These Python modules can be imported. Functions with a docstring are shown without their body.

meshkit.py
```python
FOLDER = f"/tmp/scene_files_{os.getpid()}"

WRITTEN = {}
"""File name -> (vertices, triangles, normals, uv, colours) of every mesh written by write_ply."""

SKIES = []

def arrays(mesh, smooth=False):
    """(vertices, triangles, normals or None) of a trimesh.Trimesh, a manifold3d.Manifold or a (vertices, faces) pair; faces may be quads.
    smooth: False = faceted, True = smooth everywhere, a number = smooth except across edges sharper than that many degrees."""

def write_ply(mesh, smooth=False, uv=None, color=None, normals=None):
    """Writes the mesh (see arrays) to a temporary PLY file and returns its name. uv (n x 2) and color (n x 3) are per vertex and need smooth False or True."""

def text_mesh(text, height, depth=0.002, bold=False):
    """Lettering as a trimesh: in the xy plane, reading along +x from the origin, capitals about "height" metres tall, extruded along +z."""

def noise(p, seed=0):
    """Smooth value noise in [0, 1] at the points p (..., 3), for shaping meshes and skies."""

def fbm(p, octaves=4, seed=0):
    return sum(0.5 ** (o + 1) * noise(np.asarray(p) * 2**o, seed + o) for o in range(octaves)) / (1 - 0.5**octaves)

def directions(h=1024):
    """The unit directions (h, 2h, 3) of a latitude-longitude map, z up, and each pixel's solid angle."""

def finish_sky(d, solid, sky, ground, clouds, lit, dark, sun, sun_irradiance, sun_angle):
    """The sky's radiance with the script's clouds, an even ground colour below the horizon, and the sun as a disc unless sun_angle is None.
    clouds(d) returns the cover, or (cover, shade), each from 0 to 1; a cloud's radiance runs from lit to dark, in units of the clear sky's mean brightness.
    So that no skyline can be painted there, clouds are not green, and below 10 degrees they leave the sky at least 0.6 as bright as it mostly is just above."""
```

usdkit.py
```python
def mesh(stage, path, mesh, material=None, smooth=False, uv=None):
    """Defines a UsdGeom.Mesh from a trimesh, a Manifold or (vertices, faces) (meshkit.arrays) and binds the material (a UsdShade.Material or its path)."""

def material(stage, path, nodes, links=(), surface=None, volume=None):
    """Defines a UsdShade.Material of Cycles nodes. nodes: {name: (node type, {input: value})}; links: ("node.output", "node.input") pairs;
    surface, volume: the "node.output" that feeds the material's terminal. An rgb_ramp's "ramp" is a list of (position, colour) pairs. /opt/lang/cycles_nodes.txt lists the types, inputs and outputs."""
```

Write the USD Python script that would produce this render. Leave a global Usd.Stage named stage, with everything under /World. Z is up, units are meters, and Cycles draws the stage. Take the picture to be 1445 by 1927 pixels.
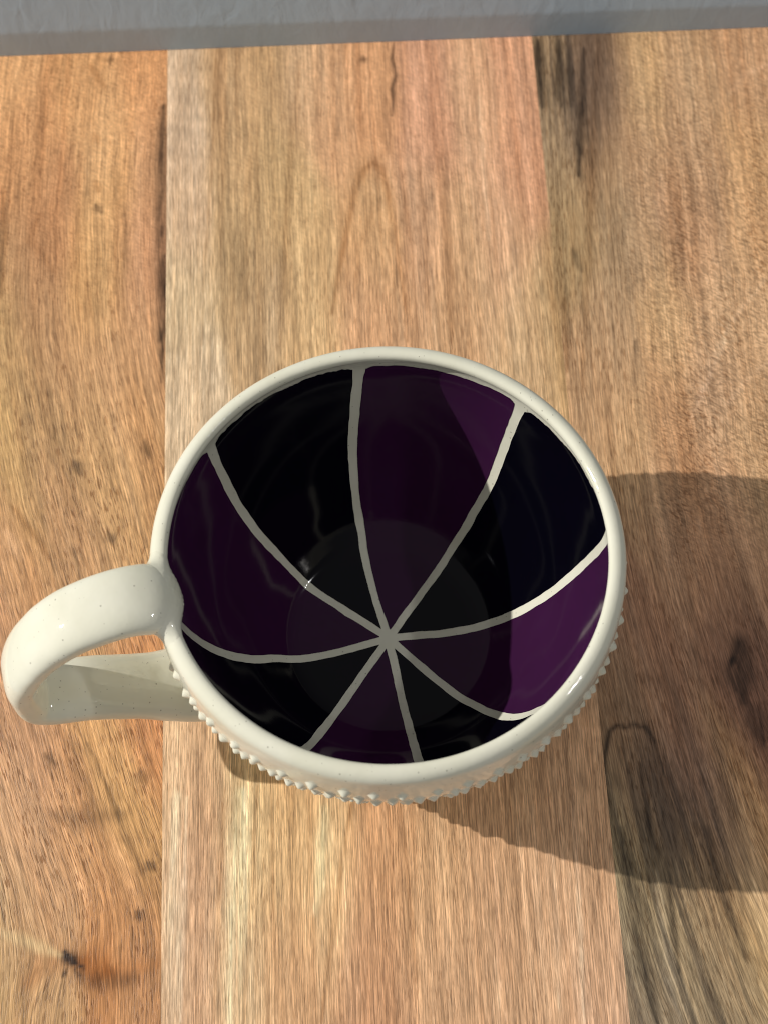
import math
import numpy as np
import trimesh
import usdkit
import meshkit
from pxr import Gf, Sdf, Usd, UsdGeom, UsdLux, UsdShade, Vt

stage = Usd.Stage.CreateInMemory()
UsdGeom.SetStageUpAxis(stage, UsdGeom.Tokens.z)
UsdGeom.SetStageMetersPerUnit(stage, 1.0)
W = UsdGeom.Xform.Define(stage, '/World')
stage.SetDefaultPrim(W.GetPrim())
UsdGeom.Scope.Define(stage, '/World/Looks')
rng = np.random.default_rng(7)
LAMP = 46.5

# ---------------------------------------------------------------- camera
PITCH, ROLL = math.radians(65.6), math.radians(-0.7)
EYE = np.array([-0.00068, -0.12749, 0.36208])
fwd = np.array([0, math.cos(PITCH), -math.sin(PITCH)])
up0 = np.array([0, math.sin(PITCH), math.cos(PITCH)])
rt0 = np.array([1.0, 0, 0])
rt = math.cos(ROLL) * rt0 + math.sin(ROLL) * up0
up = -math.sin(ROLL) * rt0 + math.cos(ROLL) * up0
cam = UsdGeom.Camera.Define(stage, '/World/camera')
M = Gf.Matrix4d(*rt, 0, *up, 0, *(-fwd), 0, *EYE, 1)
cam.AddTransformOp().Set(M)
cam.CreateHorizontalApertureAttr(24.0)
cam.CreateVerticalApertureAttr(24.0 * 1024 / 767)
cam.CreateFocalLengthAttr(48.066)
cam.CreateClippingRangeAttr(Gf.Vec2f(0.01, 50))
cam.CreateFStopAttr(18.0)
cam.CreateFocusDistanceAttr(0.355)
cam.CreateExposureAttr(0.05)

# ---------------------------------------------------------------- light: low light from the left and the dim light of the room
dome = UsdLux.DomeLight.Define(stage, '/World/room_light')
# the room: brighter on the window side (left) and towards the viewer, dimmer to the right
dm = usdkit.material(stage, '/World/Looks/room_light', {
    'tc': ('texture_coordinate', {}),
    'dot': ('vector_math', {'math_type': 'dot_product', 'vector2': (-0.75, -0.45, 0.48)}),
    'k': ('map_range', {'range_type': 'smoothstep', 'from_min': -0.9, 'from_max': 0.9, 'to_min': 0.09, 'to_max': 0.34, 'clamp': True}),
    'b': ('background_shader', {'color': (1.02, 1.0, 0.96)})},
    [('tc.generated', 'dot.vector1'), ('dot.value', 'k.value'), ('k.result', 'b.strength')], surface='b.background')
UsdShade.MaterialBindingAPI.Apply(dome.GetPrim()).Bind(dm)
AZ, EL, REACH = math.radians(174.9), math.radians(33.6), 1.8
to_lamp = np.array([math.cos(EL) * math.cos(AZ), math.cos(EL) * math.sin(AZ), math.sin(EL)])
lamp = UsdLux.SphereLight.Define(stage, '/World/low_lamp')
lamp.AddTranslateOp().Set(Gf.Vec3d(*(np.array([0, 0, 0.045]) + to_lamp * REACH)))
lamp.CreateRadiusAttr(0.0095)
lamp.CreateNormalizeAttr(True)
lamp.CreateIntensityAttr(LAMP)
lamp.CreateColorAttr(Gf.Vec3f(1.0, 0.955, 0.89))

# a second, weak lamp high on the right: it only shows as small glints in the glaze
glint = UsdLux.RectLight.Define(stage, '/World/small_lamp')
gdir = np.array([0.60, -0.10, 0.80]); gdir /= np.linalg.norm(gdir)
gx = np.cross([0, 1.0, 0], gdir); gx /= np.linalg.norm(gx)
gy = np.cross(gdir, gx)
glint.AddTransformOp().Set(Gf.Matrix4d(*gx, 0, *gy, 0, *gdir, 0, *(gdir * 1.5 + np.array([0, 0, 0.04])), 1))
glint.CreateWidthAttr(0.035); glint.CreateHeightAttr(0.09)
glint.CreateNormalizeAttr(True)
glint.CreateIntensityAttr(0.75)

# ---------------------------------------------------------------- helpers
count = {}
def numbered(path):
    k = count.get(path, 0); count[path] = k + 1
    return path if k == 0 else '%s_%03d' % (path, k)

def describe(prim, label=None, category=None, kind=None, group=None):
    for k, v in (('label', label), ('category', category), ('kind', kind), ('group', group)):
        if v:
            prim.SetCustomDataByKey(k, v)

def obj(name, mesh, mat, parent='/World', smooth=False):
    return usdkit.mesh(stage, numbered(parent + '/' + name), mesh, mat, smooth=smooth)

def grid_faces(n, m, wrap=False):
    """quads of an n x m grid of vertices (row-major); wrap closes the second axis"""
    i, j = np.meshgrid(np.arange(n - 1), np.arange(m if wrap else m - 1), indexing='ij')
    k = (j + 1) % m
    a, b, c, d = i * m + j, i * m + k, (i + 1) * m + k, (i + 1) * m + j
    return np.stack([a, b, c, d], -1).reshape(-1, 4)

def primvar(m, name, values):
    UsdGeom.PrimvarsAPI(m).CreatePrimvar(name, Sdf.ValueTypeNames.Float3Array, 'vertex').Set(Vt.Vec3fArray.FromNumpy(values.astype(np.float32)))

def smoothstep(x, a, b):
    t = np.clip((x - a) / (b - a), 0, 1)
    return t * t * (3 - 2 * t)

def lin(c):
    c = np.asarray(c, float) / 255
    return np.where(c < 0.04045, c / 12.92, ((c + 0.055) / 1.055) ** 2.4)

def n2(x, y, sx, sy, seed, octaves=3):
    return meshkit.fbm(np.stack([x / sx, y / sy, np.full_like(x, 3.3)], -1), octaves, seed) * 2 - 1

# ---------------------------------------------------------------- wood: tone of each board where it lies (mm on the table, sRGB as lit)
TONES = {
    'left': [(-108.7,183.1,214,160,108),(-89.4,178.8,205,150,98),(-68.9,178.5,212,152,100),(-101.9,159.5,195,140,92),(-80.1,157.2,214,163,112),(-65.8,149.5,200,148,105),(-93.6,131.4,190,135,90),(-78.2,127.5,205,155,102),(-97.2,103.1,180,135,95),(-81.1,102.9,205,155,100),(-66.9,113.1,200,145,105),(-100.3,87.9,190,150,100),(-89.5,79.5,185,140,98),(-75.2,79.3,205,155,110),(-62.7,87.4,200,150,105),(-88.3,63.3,185,145,98),(-73.6,55.2,200,155,105),(-96.8,47.7,195,155,100),(-86.5,40.0,185,140,100),(-62.4,55.0,195,145,95),(-94.8,25.1,190,140,95),(-78.5,24.9,195,150,105),(-93.0,-10.3,190,140,100),(-86.7,-23.8,200,150,110),(-68.6,-24.0,210,160,105),(-57.0,-24.2,200,140,90),(-86.3,-43.2,195,150,110),(-73.7,-43.4,190,140,95),(-61.1,-43.5,210,165,105),(-78.5,-61.9,205,155,110),(-66.6,-56.0,195,145,95),(-55.4,-56.1,180,130,80),(-84.1,-69.1,200,160,120),(-65.3,-76.4,195,130,75),(-55.6,-76.5,180,125,80),(-76.7,-85.6,185,145,100),(-58.7,-85.8,195,145,100),(-85.3,-83.2,185,145,95)],
    'middle': [(-59.6,182.3,206,175,143),(-58.5,158.8,205,172,140),(-55.8,130.8,200,165,130),(-55.4,102.5,205,175,135),(-53.3,70.8,205,175,140),(-45.3,182.1,180,140,98),(-34.2,177.9,190,150,105),(-24.7,177.8,200,160,120),(-41.2,149.1,190,150,105),(-30.4,145.2,180,145,100),(-40.5,121.6,180,145,102),(-32.6,102.2,175,140,100),(-24.1,130.4,205,165,115),(-20.9,102.0,210,170,120),(-15.2,167.8,205,155,112),(-2.7,175.5,200,145,100),(12.9,167.4,200,145,110),(28.5,167.2,205,155,115),(39.8,176.8,212,155,118),(40.0,147.9,208,150,112),(-3.1,121.0,205,158,110),(12.0,129.8,205,155,115),(20.5,111.9,200,155,112),(35.7,120.5,205,155,115),(-3.3,94.9,205,155,112),(40.4,94.3,205,165,120),(46.6,101.1,190,155,110),(52.0,94.2,185,145,95),(-49.7,-43.7,215,180,140),(-44.5,-50.0,190,145,110),(-35.9,-43.8,222,190,140),(-24.5,-50.3,205,165,115),(-14.5,-50.4,215,175,125),(-2.0,-50.5,200,150,105),(10.4,-56.9,205,160,115),(26.2,-63.2,200,155,115),(38.9,-57.2,205,160,120),(46.7,-69.4,200,155,115),(-45.7,-80.1,195,150,115),(-49.4,-80.1,215,180,140),(-34.9,-80.3,218,180,135),(-21.6,-80.4,200,155,112),(-4.7,-80.6,195,145,105),(13.4,-80.8,200,155,115),(31.5,-81.1,205,160,120),(46.9,-84.7,205,160,125),(27.3,-38.3,200,155,112)],
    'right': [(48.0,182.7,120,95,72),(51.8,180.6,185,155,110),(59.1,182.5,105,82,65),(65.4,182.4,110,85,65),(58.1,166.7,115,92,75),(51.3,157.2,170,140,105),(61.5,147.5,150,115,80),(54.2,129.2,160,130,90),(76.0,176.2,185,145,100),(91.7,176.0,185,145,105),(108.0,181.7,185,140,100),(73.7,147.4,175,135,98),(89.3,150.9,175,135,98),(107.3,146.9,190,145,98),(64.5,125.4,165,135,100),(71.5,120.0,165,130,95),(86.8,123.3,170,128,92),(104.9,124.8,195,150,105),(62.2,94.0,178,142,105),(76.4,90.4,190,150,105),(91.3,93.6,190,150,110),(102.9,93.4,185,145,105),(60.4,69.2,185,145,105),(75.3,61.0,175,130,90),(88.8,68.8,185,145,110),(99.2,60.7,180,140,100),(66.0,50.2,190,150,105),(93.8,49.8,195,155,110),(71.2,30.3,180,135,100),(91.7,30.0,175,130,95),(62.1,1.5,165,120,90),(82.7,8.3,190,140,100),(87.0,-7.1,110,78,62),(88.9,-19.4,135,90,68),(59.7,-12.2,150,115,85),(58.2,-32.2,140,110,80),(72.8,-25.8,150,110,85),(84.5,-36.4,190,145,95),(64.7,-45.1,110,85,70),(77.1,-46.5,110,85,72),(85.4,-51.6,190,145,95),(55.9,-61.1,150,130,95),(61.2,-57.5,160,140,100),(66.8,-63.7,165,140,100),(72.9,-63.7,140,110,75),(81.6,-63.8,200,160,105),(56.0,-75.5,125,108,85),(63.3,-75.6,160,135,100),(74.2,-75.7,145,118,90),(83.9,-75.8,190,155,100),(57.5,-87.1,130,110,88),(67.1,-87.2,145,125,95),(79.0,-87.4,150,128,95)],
}
# grain lines, cracks, stains and the knot: board, points (mm), half width, strength, tone
STROKES=[
('middle',[(4.0,191.4),(3.4,185.3),(4.5,179.3),(3.3,174.4),(3.5,169.5),(3.1,164.4)],0.45,0.65,'dark'),
('middle',[(-5.8,185.1),(-4.2,185.5)],1,0.35,'dark'),
('middle',[(-14.2,96.8),(-12.1,112.3),(-9.8,126.5),(-7.8,138.3),(-5.2,145.2),(-2.6,147.6),(-0.2,145.1),(1.6,138.2),(2.9,126.3),(4.5,112.1),(6.2,96.5)],0.9,0.3,'brown'),
('middle',[(-8.0,101.8),(-6.1,119.3),(-3.0,130.0)],0.7,0.12,'brown'),
('middle',[(16.5,189.2),(16.9,167.3),(17.7,144.5),(17.9,124.3),(18.6,108.4),(18.3,87.9)],0.9,0.18,'brown'),
('middle',[(10.3,154.0),(11.4,133.5),(11.7,115.5),(12.0,94.7)],0.8,0.12,'brown'),
('middle',[(-24.0,185.8),(-25.7,160.3),(-27.2,134.0),(-28.0,109.1),(-28.2,86.9)],0.9,0.16,'brown'),
('middle',[(28.6,171.1),(29.2,144.3),(29.7,120.6)],0.6,0.14,'light'),
('middle',[(-9.4,-39.7),(-11.3,-52.9),(-12.6,-62.7),(-14.4,-74.7),(-16.1,-89.1)],0.5,0.28,'brown'),
('middle',[(2.2,-40.5),(3.6,-53.1),(4.6,-67.7),(5.5,-80.7)],0.5,0.2,'brown'),
('middle',[(-31.7,-34.9),(-32.3,-50.2),(-32.8,-68.5),(-33.4,-88.9)],0.4,0.25,'brown'),
('middle',[(-39.9,-37.4),(-39.9,-56.3),(-40.1,-74.3),(-40.4,-88.8)],0.4,0.18,'brown'),
('middle',[(43.3,-38.5),(43.4,-56.1),(43.2,-70.6),(42.7,-89.8)],0.35,0.3,'light'),
('middle',[(37.9,-52.3),(38.0,-63.3),(37.4,-86.9)],0.4,0.22,'light'),
('middle',[(24.2,-53.4),(24.2,-70.4),(24.0,-86.7)],0.4,0.2,'light'),
('middle',[(-48.5,-37.3),(-48.2,-62.3),(-47.7,-88.8)],0.3,0.35,'light'),
('middle',[(-35.5,-36.2),(-35.9,-52.6),(-36.1,-69.7),(-36.3,-88.9)],1.7,0.32,'light'),
('middle',[(-50.7,-37.3),(-50.4,-62.3),(-49.9,-88.7)],1.6,0.25,'light'),
('middle',[(-15.5,-40.3),(-16.4,-55.3),(-18.1,-65.1)],1.3,0.25,'light'),
('middle',[(-29.9,112.6),(-30.4,78.6)],1.2,0.2,'light'),
('middle',[(-38.2,149.0),(-38.4,126.9),(-38.6,95.5)],1,0.15,'brown'),
('middle',[(-49.4,186.2),(-48.9,149.2),(-49.9,112.9),(-49.6,87.2)],0.4,0.22,'brown'),
('right',[(53.6,191.6),(52.4,176.6),(52.6,166.8)],1,0.5,'dark'),
('right',[(60.7,188.5),(59.3,170.6),(57.6,155.2),(56.2,142.0)],0.9,0.5,'dark'),
('right',[(47.2,191.7),(46.6,180.7),(47.2,166.9)],1.2,0.4,'dark'),
('right',[(56.3,188.6),(55.7,166.7)],0.7,0.3,'dark'),
('right',[(65.0,188.4),(62.4,166.6),(59.6,138.3),(56.8,111.3),(54.2,87.4),(52.7,71.0)],0.9,0.22,'brown'),
('right',[(52.8,116.7),(53.9,113.1),(55.2,109.6)],0.8,0.22,'dark'),
('right',[(68.3,87.2),(67.4,78.9),(66.8,73.2)],0.7,0.24,'dark'),
('right',[(70.8,114.6),(68.5,100.8)],1.3,0.12,'dark'),
('right',[(49.8,101.0),(49.0,77.5)],0.6,0.25,'brown'),
('right',[(79.8,141.7),(77.8,123.4)],1.2,0.2,'light'),
('right',[(51.2,-34.7),(51.8,-28.2),(53.4,-22.4),(55.2,-21.1),(57.7,-21.6),(59.1,-20.7),(62.2,-21.7),(64.1,-25.0),(65.0,-29.7),(65.7,-33.6)],0.45,0.6,'dark'),
('right',[(51.4,-34.7),(51.0,-43.6),(50.7,-51.2)],0.4,0.35,'dark'),
('right',[(60.2,-30.9),(60.8,-43.8),(62.7,-53.8),(64.3,-61.2),(64.7,-70.9),(65.2,-79.1)],0.8,0.45,'dark'),
('right',[(54.6,-46.2),(55.6,-57.4),(56.8,-73.1),(59.0,-90.0)],1.4,0.35,'dark'),
('right',[(74.6,-46.5),(76.9,-61.4),(80.3,-75.8)],1.2,0.25,'dark'),
('right',[(61.9,-56.3),(62.5,-70.8),(63.3,-82.6),(64.4,-90.1)],1.2,0.3,'light'),
('right',[(83.2,-36.4),(84.0,-46.6),(84.9,-61.5),(86.0,-73.5)],2.2,0.25,'light'),
('right',[(85.3,-5.0),(87.4,-0.2),(87.3,-8.5),(86.8,-15.3)],1.8,0.45,'dark'),
('right',[(85.1,-12.6),(83.7,-7.8),(85.1,-4.3)],0.8,0.35,'dark'),
('right',[(89.2,-16.7),(90.1,-26.0)],2,0.35,'dark'),
('right',[(92.7,86.8),(84.7,70.5),(80.2,61.0)],0.5,0.22,'light'),
('right',[(106.6,107.1),(95.6,93.5),(86.9,78.6)],0.5,0.15,'light'),
('right',[(103.5,80.1),(96.4,73.6),(91.4,67.2)],0.7,0.15,'light'),
('right',[(115.1,181.6),(107.6,177.7),(102.1,169.9)],0.7,0.15,'light'),
('left',[(-64.0,168.6),(-63.5,149.4),(-62.9,130.9),(-61.6,109.5),(-61.0,89.0)],1.3,0.5,'dark'),
('left',[(-61.2,116.6),(-60.2,102.6),(-60.4,87.3),(-60.1,75.8)],0.6,0.4,'dark'),
('left',[(-108.8,140.8),(-106.6,122.6),(-105.8,103.2)],0.8,0.25,'brown'),
('left',[(-97.3,131.4),(-99.6,122.5),(-95.4,117.1),(-92.0,111.7)],0.8,0.2,'brown'),
('left',[(-82.6,-79.7),(-78.7,-75.1),(-73.6,-74.3),(-69.0,-75.8),(-63.4,-78.2),(-54.4,-75.9)],2.6,0.3,'rust'),
('left',[(-71.4,-75.4),(-68.3,-76.4),(-64.6,-77.6)],2.3,0.85,'rust'),
('left',[(-91.5,-68.0),(-86.5,-69.8),(-81.4,-71.7),(-75.7,-73.8)],1,0.85,'pale'),
('left',[(-74.3,-74.3),(-73.2,-74.9)],1.5,0.85,'core'),
('left',[(-74.2,-73.9),(-75.0,-73.0)],0.5,0.6,'core'),
('left',[(-72.9,-75.4),(-70.4,-76.6)],0.45,0.6,'core'),
('left',[(-72.5,-76.9),(-71.2,-78.4)],0.5,0.4,'dark'),
('left',[(-74.3,-77.2),(-75.1,-78.4)],0.5,0.4,'dark'),
('left',[(-71.2,-78.7),(-65.1,-79.9),(-59.1,-79.1)],2,0.25,'dark'),
('left',[(-80.1,-41.4),(-72.5,-42.1),(-63.7,-41.3)],2,0.22,'dark'),
('left',[(-83.2,-26.5),(-80.4,-29.1)],0.8,0.35,'dark'),
('left',[(-59.9,-30.7),(-58.4,-34.0)],1,0.4,'dark'),
('left',[(-58.9,-64.3),(-58.1,-65.6)],1.1,0.45,'dark'),
('left',[(-56.8,-53.0),(-55.9,-54.6)],1,0.4,'dark'),
('left',[(-73.1,-24.0),(-68.0,-34.5),(-60.7,-49.8),(-55.2,-61.0)],0.5,0.25,'dark'),
('left',[(-65.2,-48.5),(-61.6,-56.0),(-57.4,-64.6)],0.8,0.25,'light'),
('left',[(-74.1,-54.6),(-69.9,-62.0)],0.8,0.25,'light'),
('left',[(-81.5,52.2),(-80.2,49.1)],1.2,0.35,'dark'),
('left',[(-63.7,58.2),(-62.4,53.5)],0.8,0.35,'dark'),
('left',[(-72.9,66.3),(-69.0,52.0),(-63.9,35.1),(-61.7,27.6)],0.4,0.25,'dark'),
('left',[(-72.0,63.1),(-68.4,48.9),(-63.3,32.1)],0.6,0.25,'light'),
('left',[(-71.5,31.5),(-70.4,29.2)],1,0.4,'dark'),
('left',[(-97.5,40.1),(-91.4,32.5),(-85.9,24.3)],0.7,0.3,'brown'),
('left',[(-98.2,32.6),(-93.5,25.1)],1,0.3,'light'),
('left',[(-81.2,186.3),(-80.1,186.2)],1.3,0.3,'dark'),
('left',[(-86.6,184.7),(-83.8,178.7),(-81.3,175.7)],0.7,0.2,'brown'),
('left',[(-83.7,159.2),(-82.2,155.4)],0.8,0.25,'brown'),
('left',[(-82.2,142.2),(-81.1,138.5)],0.8,0.25,'brown'),
('left',[(-81.7,133.9),(-80.0,131.2)],0.8,0.3,'dark'),
]

def wood_material(name, pore_lo, pore_hi):
    return usdkit.material(stage, '/World/Looks/' + name, {
        'tone': ('attribute', {'attribute': 'tone'}),
        'grain': ('attribute', {'attribute': 'grain'}),
        'wear': ('attribute', {'attribute': 'wear'}),
        'ws': ('separate_xyz', {}),
        'm1': ('mapping', {'scale': (2.3, 0.27, 1)}),
        'm2': ('mapping', {'scale': (3.1, 0.16, 1), 'location': (31, 7, 2)}),
        'm3': ('mapping', {'scale': (2.0, 0.20, 1), 'location': (11, 57, 5)}),
        'm4': ('mapping', {'scale': (0.5, 0.02, 1), 'location': (71, 17, 9)}),
        'n1': ('noise_texture', {'scale': 1.0, 'detail': 2.0, 'roughness': 0.5, 'distortion': 0.15}),
        'm5': ('mapping', {'mapping_type': 'texture', 'scale': (0.72, 1.9, 1), 'location': (3, 5, 7), 'rotation': (0, 0, 0.8)}),
        'n5': ('noise_texture', {'scale': 1.0, 'detail': 2.0, 'roughness': 0.5, 'distortion': 0.9}),
        'nm': ('mix_float', {}),
        'nm2': ('mix_float', {}),
        'm6': ('mapping', {'mapping_type': 'texture', 'scale': (0.62, 2.0, 1), 'location': (13, 5, 17), 'rotation': (0, 0, 0.8)}),
        'n6': ('noise_texture', {'scale': 1.0, 'detail': 2.0, 'roughness': 0.5, 'distortion': 1.0}),
        'n2': ('noise_texture', {'scale': 1.0, 'detail': 3.0, 'roughness': 0.6}),
        'n3': ('noise_texture', {'scale': 1.0, 'detail': 2.0, 'roughness': 0.55}),
        'n4': ('noise_texture', {'scale': 1.0, 'detail': 2.0, 'roughness': 0.5}),
        'pore': ('map_range', {'from_min': pore_lo, 'from_max': pore_hi, 'to_min': 0.0, 'to_max': 1.0, 'clamp': True}),
        'pores': ('math', {'math_type': 'multiply'}),
        'fib': ('map_range', {'from_min': 0.38, 'from_max': 0.62, 'to_min': 0.72, 'to_max': 1.27, 'clamp': True}),
        'str': ('map_range', {'from_min': 0.3, 'from_max': 0.7, 'to_min': 0.80, 'to_max': 1.20, 'clamp': True}),
        'fleck': ('map_range', {'from_min': 0.52, 'from_max': 0.68, 'to_min': 0.0, 'to_max': 0.8, 'clamp': True}),
        'fl2': ('math', {'math_type': 'multiply'}),
        'c1': ('mix_color', {'blend_type': 'multiply', 'fac': 1.0, 'use_clamp_result': False}),
        'c2': ('mix_color', {'blend_type': 'multiply', 'fac': 1.0, 'use_clamp_result': False}),
        'dk': ('mix_color', {'blend_type': 'multiply', 'fac': 1.0, 'b': (0.56, 0.48, 0.40)}),
        'm7': ('mapping', {'scale': (3.3, 0.04, 1), 'location': (5, 91, 3)}),
        'n7': ('noise_texture', {'scale': 1.0, 'detail': 2.0, 'roughness': 0.55}),
        'lf': ('map_range', {'from_min': 0.38, 'from_max': 0.62, 'to_min': 0.80, 'to_max': 1.22, 'clamp': True}),
        'c0': ('mix_color', {'blend_type': 'multiply', 'fac': 1.0, 'use_clamp_result': False}),
        'n6c': ('map_range', {'from_min': 0.36, 'from_max': 0.64, 'to_min': 0.37, 'to_max': 0.66, 'clamp': True}),
        'c3': ('mix_color', {'blend_type': 'mix'}),
        'lt': ('mix_color', {'blend_type': 'multiply', 'fac': 1.0, 'b': (1.30, 1.36, 1.45), 'use_clamp_result': False}),
        'c4': ('mix_color', {'blend_type': 'mix'}),
        'ro': ('map_range', {'from_min': 0.0, 'from_max': 1.0, 'to_min': 0.40, 'to_max': 0.62, 'clamp': True}),
        'hsum': ('math', {'math_type': 'subtract'}),
        'bump': ('bump', {'strength': 0.40, 'distance': 0.00014}),
        'p': ('principled_bsdf', {'specular_ior_level': 0.32}),
    }, [('grain.vector', 'm1.vector'), ('grain.vector', 'm2.vector'), ('grain.vector', 'm3.vector'), ('grain.vector', 'm4.vector'),
        ('m1.vector', 'n1.vector'), ('m2.vector', 'n2.vector'), ('m3.vector', 'n3.vector'), ('m4.vector', 'n4.vector'),
        ('grain.vector', 'm5.vector'), ('m5.vector', 'n5.vector'), ('grain.vector', 'm6.vector'), ('m6.vector', 'n6.vector'), ('ws.z', 'nm.fac'), ('n1.fac', 'nm.a'), ('n5.fac', 'nm.b'), ('ws.z', 'nm2.fac'), ('n2.fac', 'nm2.a'), ('n6.fac', 'n6c.value'), ('n6c.result', 'nm2.b'), ('nm.result', 'pore.value'), ('nm2.result', 'fib.value'), ('n3.fac', 'fleck.value'), ('n4.fac', 'str.value'),
        ('wear.vector', 'ws.vector'), ('pore.result', 'pores.value1'), ('ws.x', 'pores.value2'),
        ('fleck.result', 'fl2.value1'), ('ws.y', 'fl2.value2'),
        ('grain.vector', 'm7.vector'), ('m7.vector', 'n7.vector'), ('n7.fac', 'lf.value'), ('tone.color', 'c0.a'), ('lf.result', 'c0.b'), ('c0.result', 'c1.a'), ('fib.result', 'c1.b'), ('c1.result', 'c2.a'), ('str.result', 'c2.b'),
        ('c2.result', 'lt.a'), ('fl2.value', 'c4.fac'), ('c2.result', 'c4.a'), ('lt.result', 'c4.b'),
        ('c4.result', 'dk.a'), ('c4.result', 'c3.a'), ('dk.result', 'c3.b'), ('pores.value', 'c3.fac'),
        ('c3.result', 'p.base_color'), ('pores.value', 'ro.value'), ('ro.result', 'p.roughness'),
        ('n2.fac', 'hsum.value1'), ('pores.value', 'hsum.value2'), ('hsum.value', 'bump.height'), ('bump.normal', 'p.normal')],
        surface='p.BSDF')

WOOD = {k: wood_material('wood_%s_board' % n, a, b) for k, n, a, b in (('left', 'amber', 0.52, 0.63), ('middle', 'pinkish', 0.52, 0.65), ('right', 'figured', 0.51, 0.62))}
LIGHT_GAIN = 1.18   # how bright the lit tones above are for an albedo of 1

def table_integral(y, nodes):
    ys, ss = np.array([n[0] for n in nodes], float), np.array([n[1] for n in nodes], float)
    g = np.linspace(-320, 220, 1081)
    s = np.interp(g, ys[::-1], ss[::-1])
    S = np.concatenate([[0], np.cumsum((s[1:] + s[:-1]) / 2 * np.diff(g))])
    S -= np.interp(50.0, g, S)
    return np.interp(y, g, S)

KX, KY = -73.5, -74.5
def flow(board, x, y):
    """grain coordinates in mm: across and along the fibres"""
    w = n2(x, y, 26, 90, 11)
    if board == 'left':
        S = table_integral(y, [(190, 0.0), (130, 0.04), (100, 0.12), (75, 0.22), (30, 0.29), (0, 0.30), (-30, 0.35), (-55, 0.42), (-66, 0.25), (-76, 0.02), (-100, 0.0)])
        r2 = (x - KX) ** 2 + ((y - KY) * 1.5) ** 2
        p = x + S + 1.6 * w + 0.6 * n2(x, y, 8, 22, 12)
        p = p + 2.5 * np.exp(-r2 / (2 * 7.0 ** 2)) * np.tanh((x - KX) / 6)
        q = y - 0.2 * x + 3 * np.exp(-r2 / 300) * n2(x, y, 6, 6, 13)
        fig = smoothstep(y, 60, 150) * 0.5
    elif board == 'middle':
        p = x + 0.034 * y + 1.0 * w + 0.25 * n2(x, y, 6, 25, 14)
        arch = np.exp(-((x + 3) / 14) ** 2) * smoothstep(y, 175, 60)
        p = p + 0.0 * arch
        q = y.copy()
        fig = 0.35 * smoothstep(y, 90, 150) * smoothstep(x, -52, -44)
    else:
        S = table_integral(y, [(190, 0.0), (100, 0.0), (60, 0.03), (30, 0.12), (0, 0.18), (-30, 0.18), (-60, 0.2), (-95, 0.25)])
        p = x + S * (0.75 + 0.5 * np.clip((x - 55) / 45, 0, 1.5)) + 1.2 * w + 0.4 * n2(x, y, 7, 22, 15)
        q = y.copy()
        fig = smoothstep(x + 3 * n2(x, y, 8, 12, 24), 62, 76) * smoothstep(y, 5, 45) * (1 - 0.35 * smoothstep(y, 130, 175))
    p = p + fig * (0.8 * n2(x, y, 9, 9, 21, 2) + 0.5 * n2(x, y, 3, 3, 22, 2))
    q = q + fig * (2.5 * n2(x, y, 8, 8, 23, 2))
    return p, q, fig

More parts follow.
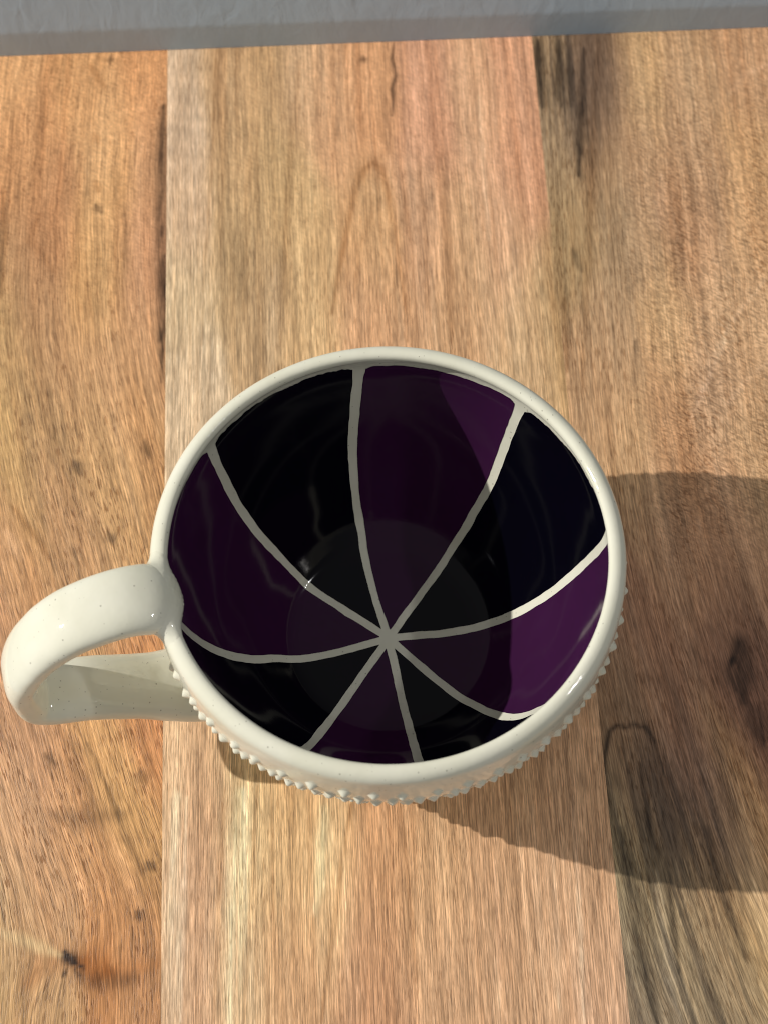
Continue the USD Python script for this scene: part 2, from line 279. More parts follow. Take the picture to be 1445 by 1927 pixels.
def board_tone(board, x, y, p, q, fig):
    ctl = np.array(TONES[board], float)
    cp, cq, _ = flow(board, ctl[:, 0], ctl[:, 1])
    cl = np.log(lin(ctl[:, 2:5]) / LIGHT_GAIN)
    # soft-edged patches: the sample place is shaken so that no patch is round
    jp = p + 2.2 * n2(x, y, 5, 16, 31)
    jq = y + 7 * n2(x, y, 7, 25, 32)
    num, den = np.zeros((len(x), 3)), np.full(len(x), 1e-30)
    for a, b, c in zip(cp, ctl[:, 1], cl):
        d2 = ((jp - a) / 4.2) ** 2 + ((jq - b) / 13.0) ** 2
        k = np.exp(-0.5 * np.minimum(d2, 60)) + 1e-4 / (1 + d2) ** 2
        num += k[:, None] * c; den += k
    col = np.exp(num / den[:, None])
    # growth rings and streaks along the grain
    st = 0.55 * n2(p, q, 2.6, 120, 41, 4) + 0.45 * n2(p, q, 0.9, 45, 42, 3)
    amp = {'left': 0.28, 'middle': 0.36, 'right': 0.28}[board]
    col *= (1 + amp * st)[:, None] ** np.array([0.8, 1.1, 1.45])
    for sc, ln, sd in ((4.5, 160, 141), (2.2, 90, 142)):
        rg = np.exp(-(n2(p, q, sc, ln, sd, 2) / 0.07) ** 2) * smoothstep(n2(p, q, 10, 60, sd + 5), -0.2, 0.4)
        col *= (1 - 0.16 * rg)[:, None] ** np.array([0.8, 1.1, 1.4])
    warm = n2(p, q, 7, 40, 43)
    col *= 1 + 0.04 * warm[:, None] * np.array([0.5, -0.4, -1.4])
    blot = n2(x, y, 5, 7, 44)
    col *= (1 + 0.07 * blot)[:, None]
    pore, fleck = np.full(len(x), 0.65), np.full(len(x), 0.8)
    zone = 0.5 + 0.5 * n2(p, q, 5, 30, 45)
    pore *= 0.35 + 0.95 * smoothstep(zone, 0.3, 0.68)
    fleck *= 0.3 + 0.9 * smoothstep(1 - zone, 0.35, 0.7)
    col *= {'left': (1.14, 1.15, 1.10), 'middle': (1.24, 1.27, 1.27), 'right': (1.36, 1.39, 1.40)}[board]
    lum = col @ np.array([0.3, 0.6, 0.1])
    col = lum[:, None] + (col - lum[:, None]) * 0.92
    if board == 'left':
        pore *= 1 + 0.35 * smoothstep(y, 90, 30)
        dz = smoothstep(n2(p, q, 4, 10, 46), 0.25, 0.6) * smoothstep(y, 120, 60)
        col *= 1 - 0.22 * dz[:, None] * np.array([1, 0.95, 0.8])
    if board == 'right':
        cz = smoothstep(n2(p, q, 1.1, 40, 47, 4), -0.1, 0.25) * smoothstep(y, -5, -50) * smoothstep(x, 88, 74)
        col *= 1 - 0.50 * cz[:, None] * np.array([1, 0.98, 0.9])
        tz = smoothstep(n2(p, q, 0.9, 60, 48, 4), -0.1, 0.3) * smoothstep(y, 120, 185) * smoothstep(x, 68, 63)
        col *= 1 - 0.48 * tz[:, None] * np.array([1, 0.98, 0.9])
    if board == 'middle':
        pore *= 0.7
        # flat-sawn arches: nested tongues pointing away from the viewer
        for k, (x0, y0, kk, fade) in enumerate(((-3, 147, 0.45, 22), (-4, -35, 0.9, 14))):
            t = (y - y0) + kk * (x - x0 + 0.8 * n2(x, y, 5, 12, 50 + k)) ** 2
            ring = n2(t / 9, t * 0, 1.0, 1.0, 53 + k, 3)
            f = np.exp(-((x - x0) / fade) ** 2) * smoothstep(t, 40, -10) * smoothstep(y, y0 - 130, y0 - 60)
            col *= (1 + 0.13 * f * ring)[:, None] ** np.array([0.8, 1.1, 1.4])
        # ripples across the pale strip on the left edge
        rip = n2(x, y + 0.25 * x, 14, 2.6, 55, 2) * smoothstep(x + 0.034 * y, -42.5, -45.5) * smoothstep(y, 75, 140)
        col *= (1 + 0.16 * rip)[:, None]
    # strokes
    wob = 0.35 * n2(x, y, 1.6, 4, 61)
    dens = 0.75 + 0.5 * n2(x, y, 0.8, 5, 62)
    P = np.stack([x, y], 1)
    for b, pts, hw, s, tone in STROKES:
        if b != board:
            continue
        pts = np.array(pts, float); hw = max(hw * 1.5, 0.6); s = min(s * (2.3 if tone in ('dark', 'brown', 'light') else 1.25), 0.92)
        lo, hi = pts.min(0) - 4 * hw - 1, pts.max(0) + 4 * hw + 1
        sel = np.nonzero((P >= lo).all(1) & (P <= hi).all(1))[0]
        if not len(sel):
            continue
        Q, d = P[sel], np.full(len(sel), 1e9)
        seg = np.diff(pts, axis=0)
        L = np.linalg.norm(seg, axis=1).sum()
        taper = np.ones(len(sel)); run = 0
        for a, v in zip(pts[:-1], seg):
            l = np.linalg.norm(v)
            t = np.clip(((Q - a) @ v) / (l * l + 1e-12), 0, 1)
            dd = np.linalg.norm(Q - a - t[:, None] * v, axis=1)
            u = (run + t * l) / L
            better = dd < d
            d = np.where(better, dd, d)
            taper = np.where(better, 0.3 + 0.7 * np.sin(np.pi * np.clip(u * 0.84 + 0.08, 0, 1)), taper)
            run += l
        if tone == 'core':
            hw, taper, m0 = hw / 1.5, 1.0, 1.0
        else:
            d, m0 = np.abs(d + wob[sel] * min(1.0, hw)), np.clip(dens[sel], 0, 1.2)
        m = s * np.exp(-(d / (hw * taper)) ** 2) * m0
        m = np.clip(m * (1.25 if tone in ('pale', 'rust', 'core') else 1.1), 0, 0.95)[:, None]
        c = col[sel]
        goal = {'dark': c * (0.13, 0.12, 0.12), 'brown': c * (0.52, 0.40, 0.28), 'light': np.minimum(c * (1.45, 1.55, 1.75), 0.8),
                'rust': np.broadcast_to((0.34, 0.12, 0.03), c.shape), 'core': np.broadcast_to((0.020, 0.011, 0.008), c.shape), 'pale': np.broadcast_to((0.60, 0.42, 0.22), c.shape)}[tone]
        col[sel] = c * (1 - m) + goal * m
        if tone in ('pale', 'dark', 'rust'):
            pore[sel] *= 1 - 0.7 * m[:, 0] / max(s, 0.01) * (tone != 'dark')
    return np.clip(col, 0.004, 0.85), np.stack([pore, fleck, fig], 1)

# ---------------------------------------------------------------- table: three boards run away from the viewer
TH = 0.024
def back_edge(x):  return 0.1919 + 0.03293 * x
def front_edge(x): return -0.125 + 0.033 * x
def seam_a(y):     return -0.05588 - 0.0414 * y
def seam_b(y):     return 0.05062 - 0.0272 * y

table = UsdGeom.Xform.Define(stage, '/World/table')
describe(table.GetPrim(), 'wooden table top of three wide brown boards under the mug', 'table')
def board(kind, name, xa, xb, label, nx):
    ny = 460
    v, u = np.meshgrid(np.linspace(0, 1, ny), np.linspace(0, 1, nx), indexing='ij')
    # edges, then rows between the back and the front edge
    yy = -0.125 + v * 0.317
    for _ in range(3):
        xx = xa(yy) * (1 - u) + xb(yy) * u
        yy = front_edge(xx) * (1 - v) + back_edge(xx) * v
    x, y = xx.ravel(), yy.ravel()
    p, q, fig = flow(kind, x * 1000, y * 1000)
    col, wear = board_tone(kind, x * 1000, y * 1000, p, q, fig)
    z = 0.00002 * n2(x * 1000, y * 1000, 9, 40, 71)
    du = np.minimum(u, 1 - u).ravel() * np.abs(xb(0.0) - xa(0.0))
    z = z - 0.00003 * np.exp(-(du / 0.0002) ** 2)          # softened arris along the joint
    n = len(x)
    vt = np.stack([x, y, z], 1)
    f = grid_faces(ny, nx)
    # sides and underside
    ring = np.concatenate([np.arange(nx), np.arange(1, ny) * nx + nx - 1, (ny - 1) * nx + np.arange(nx - 2, -1, -1), np.arange(ny - 2, 0, -1) * nx])
    low = vt[ring].copy(); low[:, 2] = -TH
    R = len(ring); k = np.arange(R); k1 = (k + 1) % R
    side = np.stack([ring[k], n + k, n + k1, ring[k1]], 1)
    allv = np.vstack([vt, low, low.mean(0)[None]])
    tris = np.vstack([f[:, [0, 1, 2]], f[:, [0, 2, 3]], side[:, [0, 1, 2]], side[:, [0, 2, 3]], np.stack([n + k1, n + k, np.full(R, n + R)], 1)])
    m = obj(name, (allv, tris), WOOD[kind], '/World/table')
    ext = lambda a: np.vstack([a, a[ring], a[:1]])
    primvar(m, 'tone', ext(col)); primvar(m, 'wear', ext(wear))
    primvar(m, 'grain', ext(np.stack([p, q, 0 * p], 1)))
    describe(m.GetPrim(), label)

board('left', 'board', lambda y: -0.150 - 0.0414 * y, seam_a, 'amber board with a dark knot near the viewer', 230)
board('middle', 'board', seam_a, seam_b, 'pinkish straight-grained board with a small dark crack', 270)
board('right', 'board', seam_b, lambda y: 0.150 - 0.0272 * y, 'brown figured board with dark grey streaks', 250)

# ---------------------------------------------------------------- grey wall behind the table
YAW = math.atan(0.03293)
wall_mat = usdkit.material(stage, '/World/Looks/grey_wall_paint', {
    'g': ('geometry', {}),
    'm': ('mapping', {'rotation': (0, 0.6, 0), 'scale': (1.0, 1.0, 0.45)}),
    'n': ('noise_texture', {'scale': 190.0, 'detail': 3.0, 'roughness': 0.5, 'distortion': 0.7}),
    'n2': ('noise_texture', {'scale': 70.0, 'detail': 3.0}),
    'r': ('rgb_ramp', {'ramp': [(0.3, (0.38, 0.475, 0.565)), (0.7, (0.395, 0.49, 0.58))]}),
    'bump': ('bump', {'strength': 0.28, 'distance': 0.0009}),
    'p': ('principled_bsdf', {'roughness': 0.55, 'specular_ior_level': 0.35}),
}, [('g.position', 'm.vector'), ('m.vector', 'n.vector'), ('g.position', 'n2.vector'), ('n2.fac', 'r.fac'), ('r.color', 'p.base_color'),
    ('n.fac', 'bump.height'), ('bump.normal', 'p.normal')], surface='p.BSDF')
def make_wall():
    # section: upright foot, soft crease, face leaning back; (depth behind the table edge, height)
    sec = [(0.0001, -0.03), (0.0001, 0.0085)]
    lean = math.radians(8)
    cx, cz, rad = 0.0001, 0.0085, 0.012
    for a in np.linspace(0, lean, 7)[1:]:
        sec.append((cx + rad * (1 - math.cos(a)), cz + rad * math.sin(a)))
    d0, z0 = sec[-1]
    sec += [(d0 + 0.05 * math.tan(lean), z0 + 0.05), (d0 + 0.2 * math.tan(lean), z0 + 0.2), (d0 + 0.2 * math.tan(lean) + 0.03, z0 + 0.2), (0.12, -0.03)]
    s = np.array(sec)
    xs = np.linspace(-0.32, 0.32, 9)
    v = np.array([[x * math.cos(YAW) - d * math.sin(YAW), 0.1919 + x * math.sin(YAW) + d * math.cos(YAW), z] for x in xs for d, z in s])
    k = len(s)
    f = grid_faces(len(xs), k, wrap=True)[:, ::-1]
    t = np.vstack([f[:, [0, 1, 2]], f[:, [0, 2, 3]]])
    caps = []
    for b, fl in ((0, 1), ((len(xs) - 1) * k, -1)):
        for i in range(1, k - 1):
            caps.append([b, b + i, b + i + 1][::fl])
    return trimesh.Trimesh(v, np.vstack([t, caps]), process=False)
wm = make_wall(); wm.fix_normals()
w = obj('wall', wm, wall_mat, smooth=30)
describe(w.GetPrim(), 'grey textured painted wall along the back edge of the table', 'wall', 'structure')

# ---------------------------------------------------------------- mug
mug = UsdGeom.Xform.Define(stage, '/World/mug')
describe(mug.GetPrim(), 'handmade cream speckled mug, black and purple wedges inside, standing on the wooden table', 'mug')

def glaze(name, base, speck=0.0, rough=0.09, streak=None, bump=0.25, coat=0.0, spec=0.5):
    nodes = {
        'tc': ('geometry', {}),
        'v': ('voronoi_texture', {'feature': 'f1', 'scale': 900.0, 'randomness': 1.0}),
        'vs': ('separate_color', {}),
        'size': ('map_range', {'from_min': 0.60, 'from_max': 1.0, 'to_min': 0.02, 'to_max': 0.20, 'clamp': True}),
        'lt': ('map_range', {'to_min': 1.0, 'to_max': 0.0, 'clamp': True, 'from_min': -0.03}),
        'sub': ('math', {'math_type': 'subtract'}),
        'spk': ('map_range', {'from_min': -0.05, 'from_max': 0.03, 'to_min': speck, 'to_max': 0.0, 'clamp': True}),
        'n': ('noise_texture', {'scale': 90.0, 'detail': 3.0}),
        'var': ('rgb_ramp', {'ramp': [(0.3, tuple(np.array(base) * (0.95, 0.95, 0.92))), (0.7, tuple(np.array(base) * (1.03, 1.03, 1.04)))]}),
        'col': ('mix_color', {'blend_type': 'mix', 'b': (0.09, 0.075, 0.055)}),
        'bn': ('noise_texture', {'scale': 260.0, 'detail': 3.0, 'roughness': 0.5}),
        'bump': ('bump', {'strength': bump, 'distance': 0.0004}),
        'p': ('principled_bsdf', {'roughness': rough, 'specular_ior_level': spec, 'coat_weight': coat, 'coat_roughness': 0.04}),
    }
    links = [('tc.position', 'v.vector'), ('v.color', 'vs.color'), ('vs.r', 'size.value'), ('v.distance', 'sub.value1'), ('size.result', 'sub.value2'),
             ('sub.value', 'spk.value'), ('tc.position', 'n.vector'), ('n.fac', 'var.fac'), ('var.color', 'col.a'), ('spk.result', 'col.fac'),
             ('col.result', 'p.base_color'), ('tc.position', 'bn.vector'), ('bn.fac', 'bump.height'), ('bump.normal', 'p.normal')]
    del nodes['lt']
    return usdkit.material(stage, '/World/Looks/' + name, nodes, links, surface='p.BSDF')

CREAM = glaze('cream_speckled_glaze', (0.70, 0.695, 0.585), speck=0.5, rough=0.05)
BLACK = glaze('black_glaze', (0.0012, 0.0011, 0.0034), rough=0.09, bump=0.02, spec=0.16)
PURPLE = glaze('purple_glaze', (0.034, 0.0076, 0.037), rough=0.09, bump=0.02, spec=0.16)

Z0 = 0.061
# inner profile (radius, height) from the middle of the floor to just under the lip
INN = np.array([(0, .0060), (.010, .0059), (.018, .0059), (.0225, .0061), (.0245, .0066), (.0264, .0080), (.031, .0116), (.036, .0180), (.041, .0266), (.0445, .0364), (.0470, .0485), (.0478, .0555), (.0477, .0580)])
OUT = np.array([(.0509, .0565), (.0510, .051), (.0503, .0455), (.0489, .040), (.0469, .0335), (.0452, .0262), (.0412, .0185), (.0372, .0122), (.0335, .0070), (.0314, .0040), (.0306, .0018), (.0304, .0004), (.0290, .0), (.0270, .0008), (.0258, .0024), (.012, .0026), (0, .0026)])
LIP = [(.0474, .0594), (.0469, .0604), (.0466, .0612), (.0467, .0620), (.0472, .0626), (.0480, .0628), (.0491, .0625), (.0500, .0617), (.0505, .0606), (.0507, .0590)]
from scipy.interpolate import PchipInterpolator, CubicSpline
def resample(pts, n, power=1.0):
    pts = np.asarray(pts, float)
    s = np.concatenate([[0], np.cumsum(np.linalg.norm(np.diff(pts, axis=0), axis=1))])
    fr, fz = PchipInterpolator(s, pts[:, 0]), PchipInterpolator(s, pts[:, 1])
    t = np.linspace(0, s[-1], n)
    return np.stack([fr(t), fz(t)], 1)
inn_s = np.concatenate([[0], np.cumsum(np.linalg.norm(np.diff(INN, axis=0), axis=1))])
inn_r, inn_z = PchipInterpolator(inn_s, INN[:, 0]), PchipInterpolator(inn_s, INN[:, 1])
S_TOP = inn_s[-1]
_g = np.linspace(0, S_TOP, 1600)
_d = _g[1] - _g[0]
def _soft(f, odd):
    v = f(_g)
    pad = int(0.006 / _d)
    v = np.concatenate([(-v if odd else v)[pad:0:-1], v, 2 * v[-1] - v[-2:-pad - 2:-1]])
    k = np.exp(-0.5 * (np.arange(-pad, pad + 1) * _d / 0.0015) ** 2)
    return np.convolve(v, k / k.sum(), 'valid')
inn_r, inn_z = CubicSpline(_g, _soft(inn_r, True)), CubicSpline(_g, _soft(inn_z, False))

def wobble(x, y, z):
    """small unevenness of the hand-thrown wall: a radial offset in metres"""
    a = np.arctan2(y, x)
    e = smoothstep(np.hypot(x, y), 0.01, 0.03)
    c, s = np.cos(a), np.sin(a)
    lo = 0.42 * np.sin(2 * a + 0.7 + 20 * z) + 0.22 * np.sin(3 * a + 2.1 - 35 * z) + 0.10 * np.sin(5 * a + 4.4 + 50 * z)
    th = 0.5 * np.sin(z / 0.0031 * 6.283 + 2 * np.sin(a)) * smoothstep(z, 0.012, 0.03) * smoothstep(z, 0.056, 0.048)
    return e * (0.00028 * lo + 0 * th)
def inner(s, az, off=0.0):
    """point of the inner surface at arc length s and azimuth az, off metres towards the inside"""
    r, z = inn_r(s), inn_z(s)
    tr, tz = inn_r(s, 1), inn_z(s, 1)
    l = np.hypot(tr, tz)
    nr, nz = -tz / l, tr / l
    w = wobble(r * np.cos(az), r * np.sin(az), z)
    r, z = r + w + nr * off, z + nz * off
    return np.stack([r * np.cos(az), r * np.sin(az), z], -1)

NA = 320
def make_body():
    sa = np.linspace(0, S_TOP, 150)
    a = np.stack([np.maximum(inn_r(sa), 0), inn_z(sa)], 1); a[0, 0] = 0
    b = np.array(LIP)
    c = resample(np.vstack([LIP[-1], OUT]), 90)
    lip = resample(np.vstack([INN[-1], b]), 22)
    prof = np.vstack([a, lip[1:], c[1:]])
    az = np.linspace(0, 2 * math.pi, NA, endpoint=False)
    r = np.repeat(prof[1:-1, 0], NA); z = np.repeat(prof[1:-1, 1], NA); A = np.tile(az, len(prof) - 2)
    w = wobble(r * np.cos(A), r * np.sin(A), z)
    low = z < 0.0045
    w = np.where(low & (r > 0.02), w * z / 0.0045, w)
    rr = r + w
    v = np.stack([rr * np.cos(A), rr * np.sin(A), z], 1)
    k = len(prof) - 2
    f = grid_faces(k, NA, wrap=True)
    t = np.vstack([f[:, [0, 1, 2]], f[:, [0, 2, 3]]])
    n = len(v)
    v = np.vstack([v, [[0, 0, prof[0, 1]], [0, 0, prof[-1, 1]]]])
    j = np.arange(NA); j1 = (j + 1) % NA
    t = np.vstack([t, np.stack([np.full(NA, n), j, j1], 1)[:, ::-1] * 1, np.stack([np.full(NA, n + 1), (k - 1) * NA + j, (k - 1) * NA + j1], 1)])
    m = trimesh.Trimesh(v, t, process=False)
    m.fix_normals()
    return m
obj('body', make_body(), CREAM, '/World/mug', smooth=True)

# spokes: (height, radius, azimuth in degrees) along each pale line
SPOKES = {
    1: [(0.0061, 0.0104, 106.7), (0.0062, 0.0206, 104.5), (0.0099, 0.0292, 103.1), (0.0177, 0.036, 102.7), (0.0274, 0.0413, 101.3), (0.0411, 0.0455, 99.2), (0.058, 0.0471, 96.9)],
    2: [(0.0061, 0.0138, 54.6), (0.0071, 0.0254, 54.5), (0.018, 0.0361, 52.8), (0.0253, 0.0403, 52.0), (0.037, 0.0446, 52.1), (0.0487, 0.047, 51.6), (0.059, 0.0469, 50.3)],
    3: [(0.0061, 0.0156, 4.9), (0.0062, 0.0223, 7.4), (0.0111, 0.0306, 7.2), (0.0177, 0.0359, 7.3), (0.0254, 0.0404, 7.9), (0.0358, 0.0443, 7.7), (0.0512, 0.0471, 6.1)],
    4: [(0.0061, 0.0122, -43.6), (0.0064, 0.0236, -41.8), (0.0123, 0.0316, -42.1), (0.02, 0.0373, -41.9), (0.0271, 0.0412, -39.0), (0.0311, 0.0426, -36.9)],
    5: [(0.006, 0.0054, -77.9), (0.0061, 0.0151, -78.8), (0.0063, 0.0233, -78.3), (0.0135, 0.0326, -78.8)],
    6: [(0.0061, 0.0096, -123.9), (0.0062, 0.0209, -124.3), (0.0088, 0.028, -123.6), (0.0161, 0.0347, -121.7)],
    7: [(0.0061, 0.0123, -163.9), (0.0062, 0.0202, -166.1), (0.0075, 0.0265, -168.1), (0.0137, 0.0328, -166.2), (0.0221, 0.0385, -166.0), (0.0307, 0.0425, -166.3), (0.0386, 0.045, -166.6)],
    8: [(0.0072, 0.0257, 145.0), (0.0129, 0.0321, 144.1), (0.0203, 0.0374, 145.1), (0.0297, 0.0421, 144.9), (0.0414, 0.0455, 144.6), (0.0533, 0.0471, 144.6)],
}
sg = np.linspace(0, S_TOP, 2000)
sr, sz = inn_r(sg), inn_z(sg)
LINE = {}
for k, tab in SPOKES.items():
    s = np.array([sg[np.argmin((sr - r) ** 2 + (sz - z) ** 2)] for z, r, a in tab])
    a = np.array([t[2] for t in tab], float)
    o = np.argsort(s); s, a = s[o], a[o]
    keep = np.concatenate([[True], np.diff(s) > 0.002]); s, a = s[keep], a[keep]
    LINE[k] = (s, a)
def line_az(k, s):
    a = np.interp(s, *LINE[k])
    # ease the measured points into a smooth brush line
    a = (a + np.interp(s - 0.003, *LINE[k]) + np.interp(s + 0.003, *LINE[k])) / 3
    return np.radians(a)
def line_half(k, s):
    """half width of a pale line in metres"""
    base = 0.00096 + 0.00022 * smoothstep(s, 0.02, 0.06)
    return base

def edge(k, side, s):
    """azimuth of the brushed edge on one side of pale line k"""
    r = np.maximum(inn_r(s), 1e-4)
    j = (meshkit.fbm(np.stack([s / 0.004, np.full_like(s, k * 3.1 + side), np.zeros_like(s)], -1), 3, 91) - 0.5) * 0.00045
    fl = 0.0003 * smoothstep(s, S_TOP - 0.008, S_TOP)
    return line_az(k, s) + side * np.arcsin(np.clip((line_half(k, s) + j + fl) / r, -0.9, 0.9))

def panel(k, k2, name, mat, jag):
    n, m = 150, 90
    s0 = 0.0030
    u = np.linspace(0, 1, m)
    # the sector runs from line k anticlockwise to line k2
    def gap(s):
        a, b = edge(k, 1, s), edge(k2, -1, s)
        return a, a + np.mod(b - a + math.pi, 2 * math.pi) - math.pi
    ss = np.linspace(0.0022, 0.012, 400)
    a, b = gap(ss)
    good = np.nonzero(b - a < 0.02)[0]
    s0 = ss[good[-1] + 1] if len(good) else ss[0]
    top = S_TOP - 0.0009
    # brushed upper border: ragged, more so on the black wedges
    x = u * 40 * 0.8 + k * 17.3
    rag = (meshkit.fbm(np.stack([x / 5, np.zeros(m), np.zeros(m)], -1), 2, 95) - 0.5) * 0.0009 + (meshkit.fbm(np.stack([x * 1.6, np.zeros(m) + 4, np.zeros(m)], -1), 3, 96) - 0.5) * jag
    corner = -0.0011 * (np.exp(-(u / 0.03) ** 2) + np.exp(-((1 - u) / 0.03) ** 2))
    tops = np.minimum(top + rag + corner, S_TOP - 0.0001)
    t = np.linspace(0, 1, n) ** 0.85
    S = s0 + t[:, None] * (tops[None] - s0)
    a, b = gap(S.ravel())
    a, b = a.reshape(S.shape), b.reshape(S.shape)
    AZm = a + (b - a) * u[None]
    v = inner(S.ravel(), AZm.ravel(), 0.00013)
    f = grid_faces(n, m)
    mesh = trimesh.Trimesh(v, np.vstack([f[:, [0, 1, 2]], f[:, [0, 2, 3]]]), process=False)
    p = obj(name, mesh, mat, '/World/mug', smooth=True)

order = [2, 1, 8, 7, 6, 5, 4, 3]      # anticlockwise
for i, k in enumerate(order):
    k2 = order[(i + 1) % 8]
    dark = (k in (1, 3, 5, 7) and k2 in (8, 2, 4, 6))
    panel(k, k2, 'black_wedge' if dark else 'purple_wedge', BLACK if dark else PURPLE, 0.0011 if dark else 0.0003)

# pale line strips lying between the wedges
for k in range(1, 9):
    ns, m = 120, 7
    s = np.linspace(0.0036, S_TOP - 0.0006, ns)
    u = np.linspace(-1, 1, m)
    r = np.maximum(inn_r(s), 1e-4)
    half = np.arcsin(np.clip((line_half(k, s) + 0.0007) / r, 0, 0.37))
    A = line_az(k, s)[:, None] + half[:, None] * u[None]
    S = np.repeat(s[:, None], m, 1)
    v = inner(S.ravel(), A.ravel(), 0.00006)
    f = grid_faces(ns, m)
    obj('pale_line', trimesh.Trimesh(v, np.vstack([f[:, [0, 1, 2]], f[:, [0, 2, 3]]]), process=False), CREAM, '/World/mug', smooth=True)

# ---------------------------------------------------------------- handle: a flattened strap bent into a loop
HANDLE= [(-0.0448, -0.0098, 0.0601), (-0.0529, -0.0117, 0.0646), (-0.0584, -0.0133, 0.0645), (-0.0662, -0.0155, 0.0627), (-0.0726, -0.0178, 0.0579), (-0.0781, -0.0201, 0.0509), (-0.0805, -0.0211, 0.0445), (-0.08, -0.0214, 0.0311), (-0.0757, -0.0207, 0.0302), (-0.0699, -0.0195, 0.0294), (-0.0644, -0.0184, 0.0268), (-0.0589, -0.0171, 0.0236), (-0.0535, -0.0158, 0.0194), (-0.0478, -0.0144, 0.016)]
def joint_fillet(C, T, B, N, wd, tk):
    """the smoothed clay where the upper end of the handle runs into the rim: a smooth union of wall and strap"""
    import shapely
    import manifold3d
    sa = np.linspace(S_TOP * 0.5, S_TOP, 80)
    ring = np.vstack([np.stack([inn_r(sa), inn_z(sa)], 1), LIP, OUT[:6]])
    poly = shapely.Polygon(ring).buffer(0)
    R0, Z1, H = 0.034, 0.036, 0.00025
    gr, gz = np.meshgrid(np.arange(R0, 0.062, H), np.arange(Z1, 0.072, H), indexing='ij')
    pts = shapely.points(gr.ravel(), gz.ravel())
    sd = shapely.distance(poly.exterior, pts) * np.where(shapely.contains(poly, pts), 1, -1)
    sd = sd.reshape(gr.shape)
    nr, nz = sd.shape
    S = sd.tolist()
    last = len(C) - 1
    K = 0.0030
    def f(x, y, z):
        a = math.atan2(y, x)
        wob = 0.00028 * (0.42 * math.sin(2 * a + 0.7 + 20 * z) + 0.22 * math.sin(3 * a + 2.1 - 35 * z) + 0.10 * math.sin(5 * a + 4.4 + 50 * z))
        i = (math.hypot(x, y) - wob - R0) / H; j = (z - Z1) / H
        i = min(max(i, 0), nr - 1.001); j = min(max(j, 0), nz - 1.001)
        i0, j0 = int(i), int(j); di, dj = i - i0, j - j0
        d1 = (S[i0][j0] * (1 - dj) + S[i0][j0 + 1] * dj) * (1 - di) + (S[i0 + 1][j0] * (1 - dj) + S[i0 + 1][j0 + 1] * dj) * di
        q = np.array((x, y, z)) - C
        k = int(np.argmin((q * q).sum(1)))
        v = q[k]
        b, n, e = abs(float(v @ B[k])), abs(float(v @ N[k])), abs(float(v @ T[k]))
        w, t = max(float(wd[k]), 0.0008), max(float(tk[k]), 0.0004)
        d2 = (1 - ((b / w) ** 2.5 + (n / t) ** 2.5) ** 0.4) * t
        if k in (0, last) and e > 0.0004:
            d2 = min(d2, 0.0004 - e)
        h = max(K - abs(d1 - d2), 0) / K
        return max(d1, d2) + h * h * K / 4 - 0.00012
    m = manifold3d.Manifold.level_set(f, [-0.058, -0.028, 0.047, -0.036, 0.010, 0.072], 0.0007)
    mm_ = m.to_mesh()
    g = trimesh.Trimesh(np.array(mm_.vert_properties[:, :3]), np.array(mm_.tri_verts), process=True)
    trimesh.smoothing.filter_taubin(g, iterations=6)
    return g

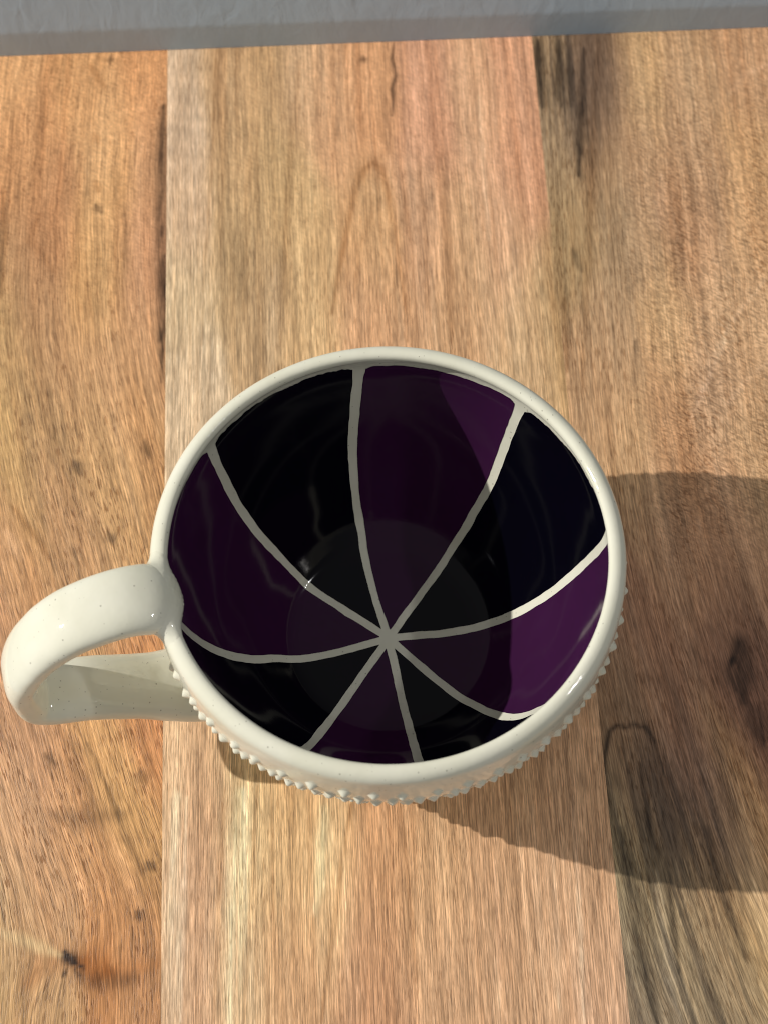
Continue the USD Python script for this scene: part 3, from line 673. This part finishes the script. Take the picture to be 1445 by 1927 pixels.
def make_handle():
    P = np.array(HANDLE)
    # root both ends inside the wall
    P = np.vstack([P[0] + (0.0014, 0.0004, -0.0005), P])
    tail = P[-1]
    P = np.vstack([P, tail + (0.006, 0.0016, -0.0012)])
    s = np.concatenate([[0], np.cumsum(np.linalg.norm(np.diff(P, axis=0), axis=1))])
    Q = np.stack([np.interp(np.linspace(0, s[-1], 60), s, P[:, i]) for i in range(3)], 1)
    for _ in range(6):
        Q[1:-1] = (Q[:-2] + 2 * Q[1:-1] + Q[2:]) / 4
    s = np.concatenate([[0], np.cumsum(np.linalg.norm(np.diff(Q, axis=0), axis=1))])
    cs = CubicSpline(s, Q)
    n, m = 150, 56
    t = np.linspace(0, s[-1], n)
    C, T = cs(t), cs(t, 1)
    T /= np.linalg.norm(T, axis=1, keepdims=True)
    azm = math.radians(194.0)
    B0 = np.array([-math.sin(azm), math.cos(azm), 0.0])     # across the strap
    Bv = B0 - (T @ B0)[:, None] * T
    Bv /= np.linalg.norm(Bv, axis=1, keepdims=True)
    N = np.cross(Bv, T)
    u = t / s[-1]
    flare = np.exp(-(u / 0.09) ** 2)
    flare2 = np.exp(-((1 - u) / 0.12) ** 2)
    wid = 0.0073 * (1 + 0.07 * smoothstep(u, 0.45, 0.65) + 0.10 * flare + 0.25 * flare2) * (1 + 0.04 * np.sin(7 * u))
    thk = 0.0036 * (1 + 0.14 * smoothstep(u, 0.40, 0.60) + 0.10 * flare + 0.2 * flare2)
    cap = np.sqrt(np.clip(1 - (1 - np.clip(t / 0.0085, 0, 1)) ** 2, 0.0004, 1))
    wid = wid * (0.12 + 0.88 * cap) * np.sqrt(np.clip(t / 0.0005, 0.01, 1)); thk = thk * cap
    th = np.linspace(0, 2 * math.pi, m, endpoint=False)
    e = 2 / 2.5
    cu = np.sign(np.cos(th)) * np.abs(np.cos(th)) ** e
    cv = np.sign(np.sin(th)) * np.abs(np.sin(th)) ** e
    V = C[:, None] + Bv[:, None] * (wid[:, None] * cu[None])[..., None] + N[:, None] * (thk[:, None] * cv[None])[..., None]
    nn = V - C[:, None]; nn /= np.linalg.norm(nn, axis=2, keepdims=True)
    lump = meshkit.fbm(V / 0.011, 3, 101) - 0.5
    V = V + nn * (lump * 0.0008 * smoothstep(u, 0.10, 0.30)[:, None])[..., None]
    v = V.reshape(-1, 3)
    v[:, 2] = np.maximum(v[:, 2], 0.0015)
    f = grid_faces(n, m, wrap=True)
    tri = np.vstack([f[:, [0, 1, 2]], f[:, [0, 2, 3]]])
    b = len(v)
    v = np.vstack([v, C[0], C[-1]])
    j = np.arange(m); j1 = (j + 1) % m
    tri = np.vstack([tri, np.stack([np.full(m, b), j1, j], 1), np.stack([np.full(m, b + 1), (n - 1) * m + j, (n - 1) * m + j1], 1)])
    mesh = trimesh.Trimesh(v, tri, process=False); mesh.fix_normals()
    near = t < 0.030
    return trimesh.util.concatenate([mesh, joint_fillet(C[near], T[near], Bv[near], N[near], wid[near], thk[near])])
obj('handle', make_handle(), CREAM, '/World/mug', smooth=True)

# ---------------------------------------------------------------- raised dots in staggered rows round the outside
out_prof = resample(np.vstack([LIP[-1], OUT[:11]]), 400)
N_DOTS = 50
def dot(r, z, nr, nz, az, size, tall, rough):
    k, m = 9, 14
    h = np.linspace(0, 1, k)
    rad = 1 - h
    v = []
    ta = np.array([-math.sin(az), math.cos(az), 0]); no = np.array([nr * math.cos(az), nr * math.sin(az), nz]); tb = np.cross(no, ta)
    th = np.linspace(0, 2 * math.pi, m, endpoint=False)
    r = r + float(wobble(np.array(r * math.cos(az)), np.array(r * math.sin(az)), np.array(z)))
    c = np.array([r * math.cos(az), r * math.sin(az), z])
    for q in rad[:-1]:
        hh = tall * (math.cos(math.pi * min(q, 1)) * 0.5 + 0.5) ** 1.0 - 0.00015 * q
        for t in th:
            v.append(c + size * q * (math.cos(t) * ta + math.sin(t) * tb) + no * hh + no * (-(size * q * math.cos(t)) ** 2 / (2 * r)))
    v.append(c + no * tall + rough)
    f = grid_faces(k - 1, m, wrap=True)
    tri = np.vstack([f[:, [0, 1, 2]], f[:, [0, 2, 3]]])
    n = (k - 2) * m; j = np.arange(m); j1 = (j + 1) % m
    tri = np.vstack([tri, np.stack([n + j, n + j1, np.full(m, (k - 1) * m)], 1)])
    return trimesh.Trimesh(np.array(v), tri, process=False)
rest = []
row, zc = 0, 0.0528
while zc > 0.008:
    i = np.argmin(np.abs(out_prof[:, 1] - zc))
    r, z = out_prof[i]
    t = out_prof[min(i + 3, 399)] - out_prof[max(i - 3, 0)]
    t /= np.linalg.norm(t)
    nr, nz = -t[1], t[0]
    for k in range(N_DOTS):
        az = (k + 0.5 * (row % 2) + rng.normal(0, 0.06)) / N_DOTS * 2 * math.pi
        d = (math.degrees(az) - 193 + 180) % 360 - 180
        if abs(d) < 10 and (z > 0.047 or z < 0.026):
            continue
        sc = r / 0.0515
        mesh = dot(r, z + rng.normal(0, 0.00012), nr, nz, az, 0.0019 * (0.55 + 0.45 * sc) * rng.uniform(0.92, 1.06), 0.00098 * rng.uniform(0.82, 1.15), rng.normal(0, 0.00008, 3))
        if row < 5:
            obj('raised_dot', mesh, CREAM, '/World/mug', smooth=True)
        else:
            rest.append(mesh)
    row += 1
    zc -= 0.0038 * abs(t[1])
p = obj('lower_raised_dots', trimesh.util.concatenate(rest), CREAM, '/World/mug', smooth=True)
describe(p.GetPrim(), kind='stuff')
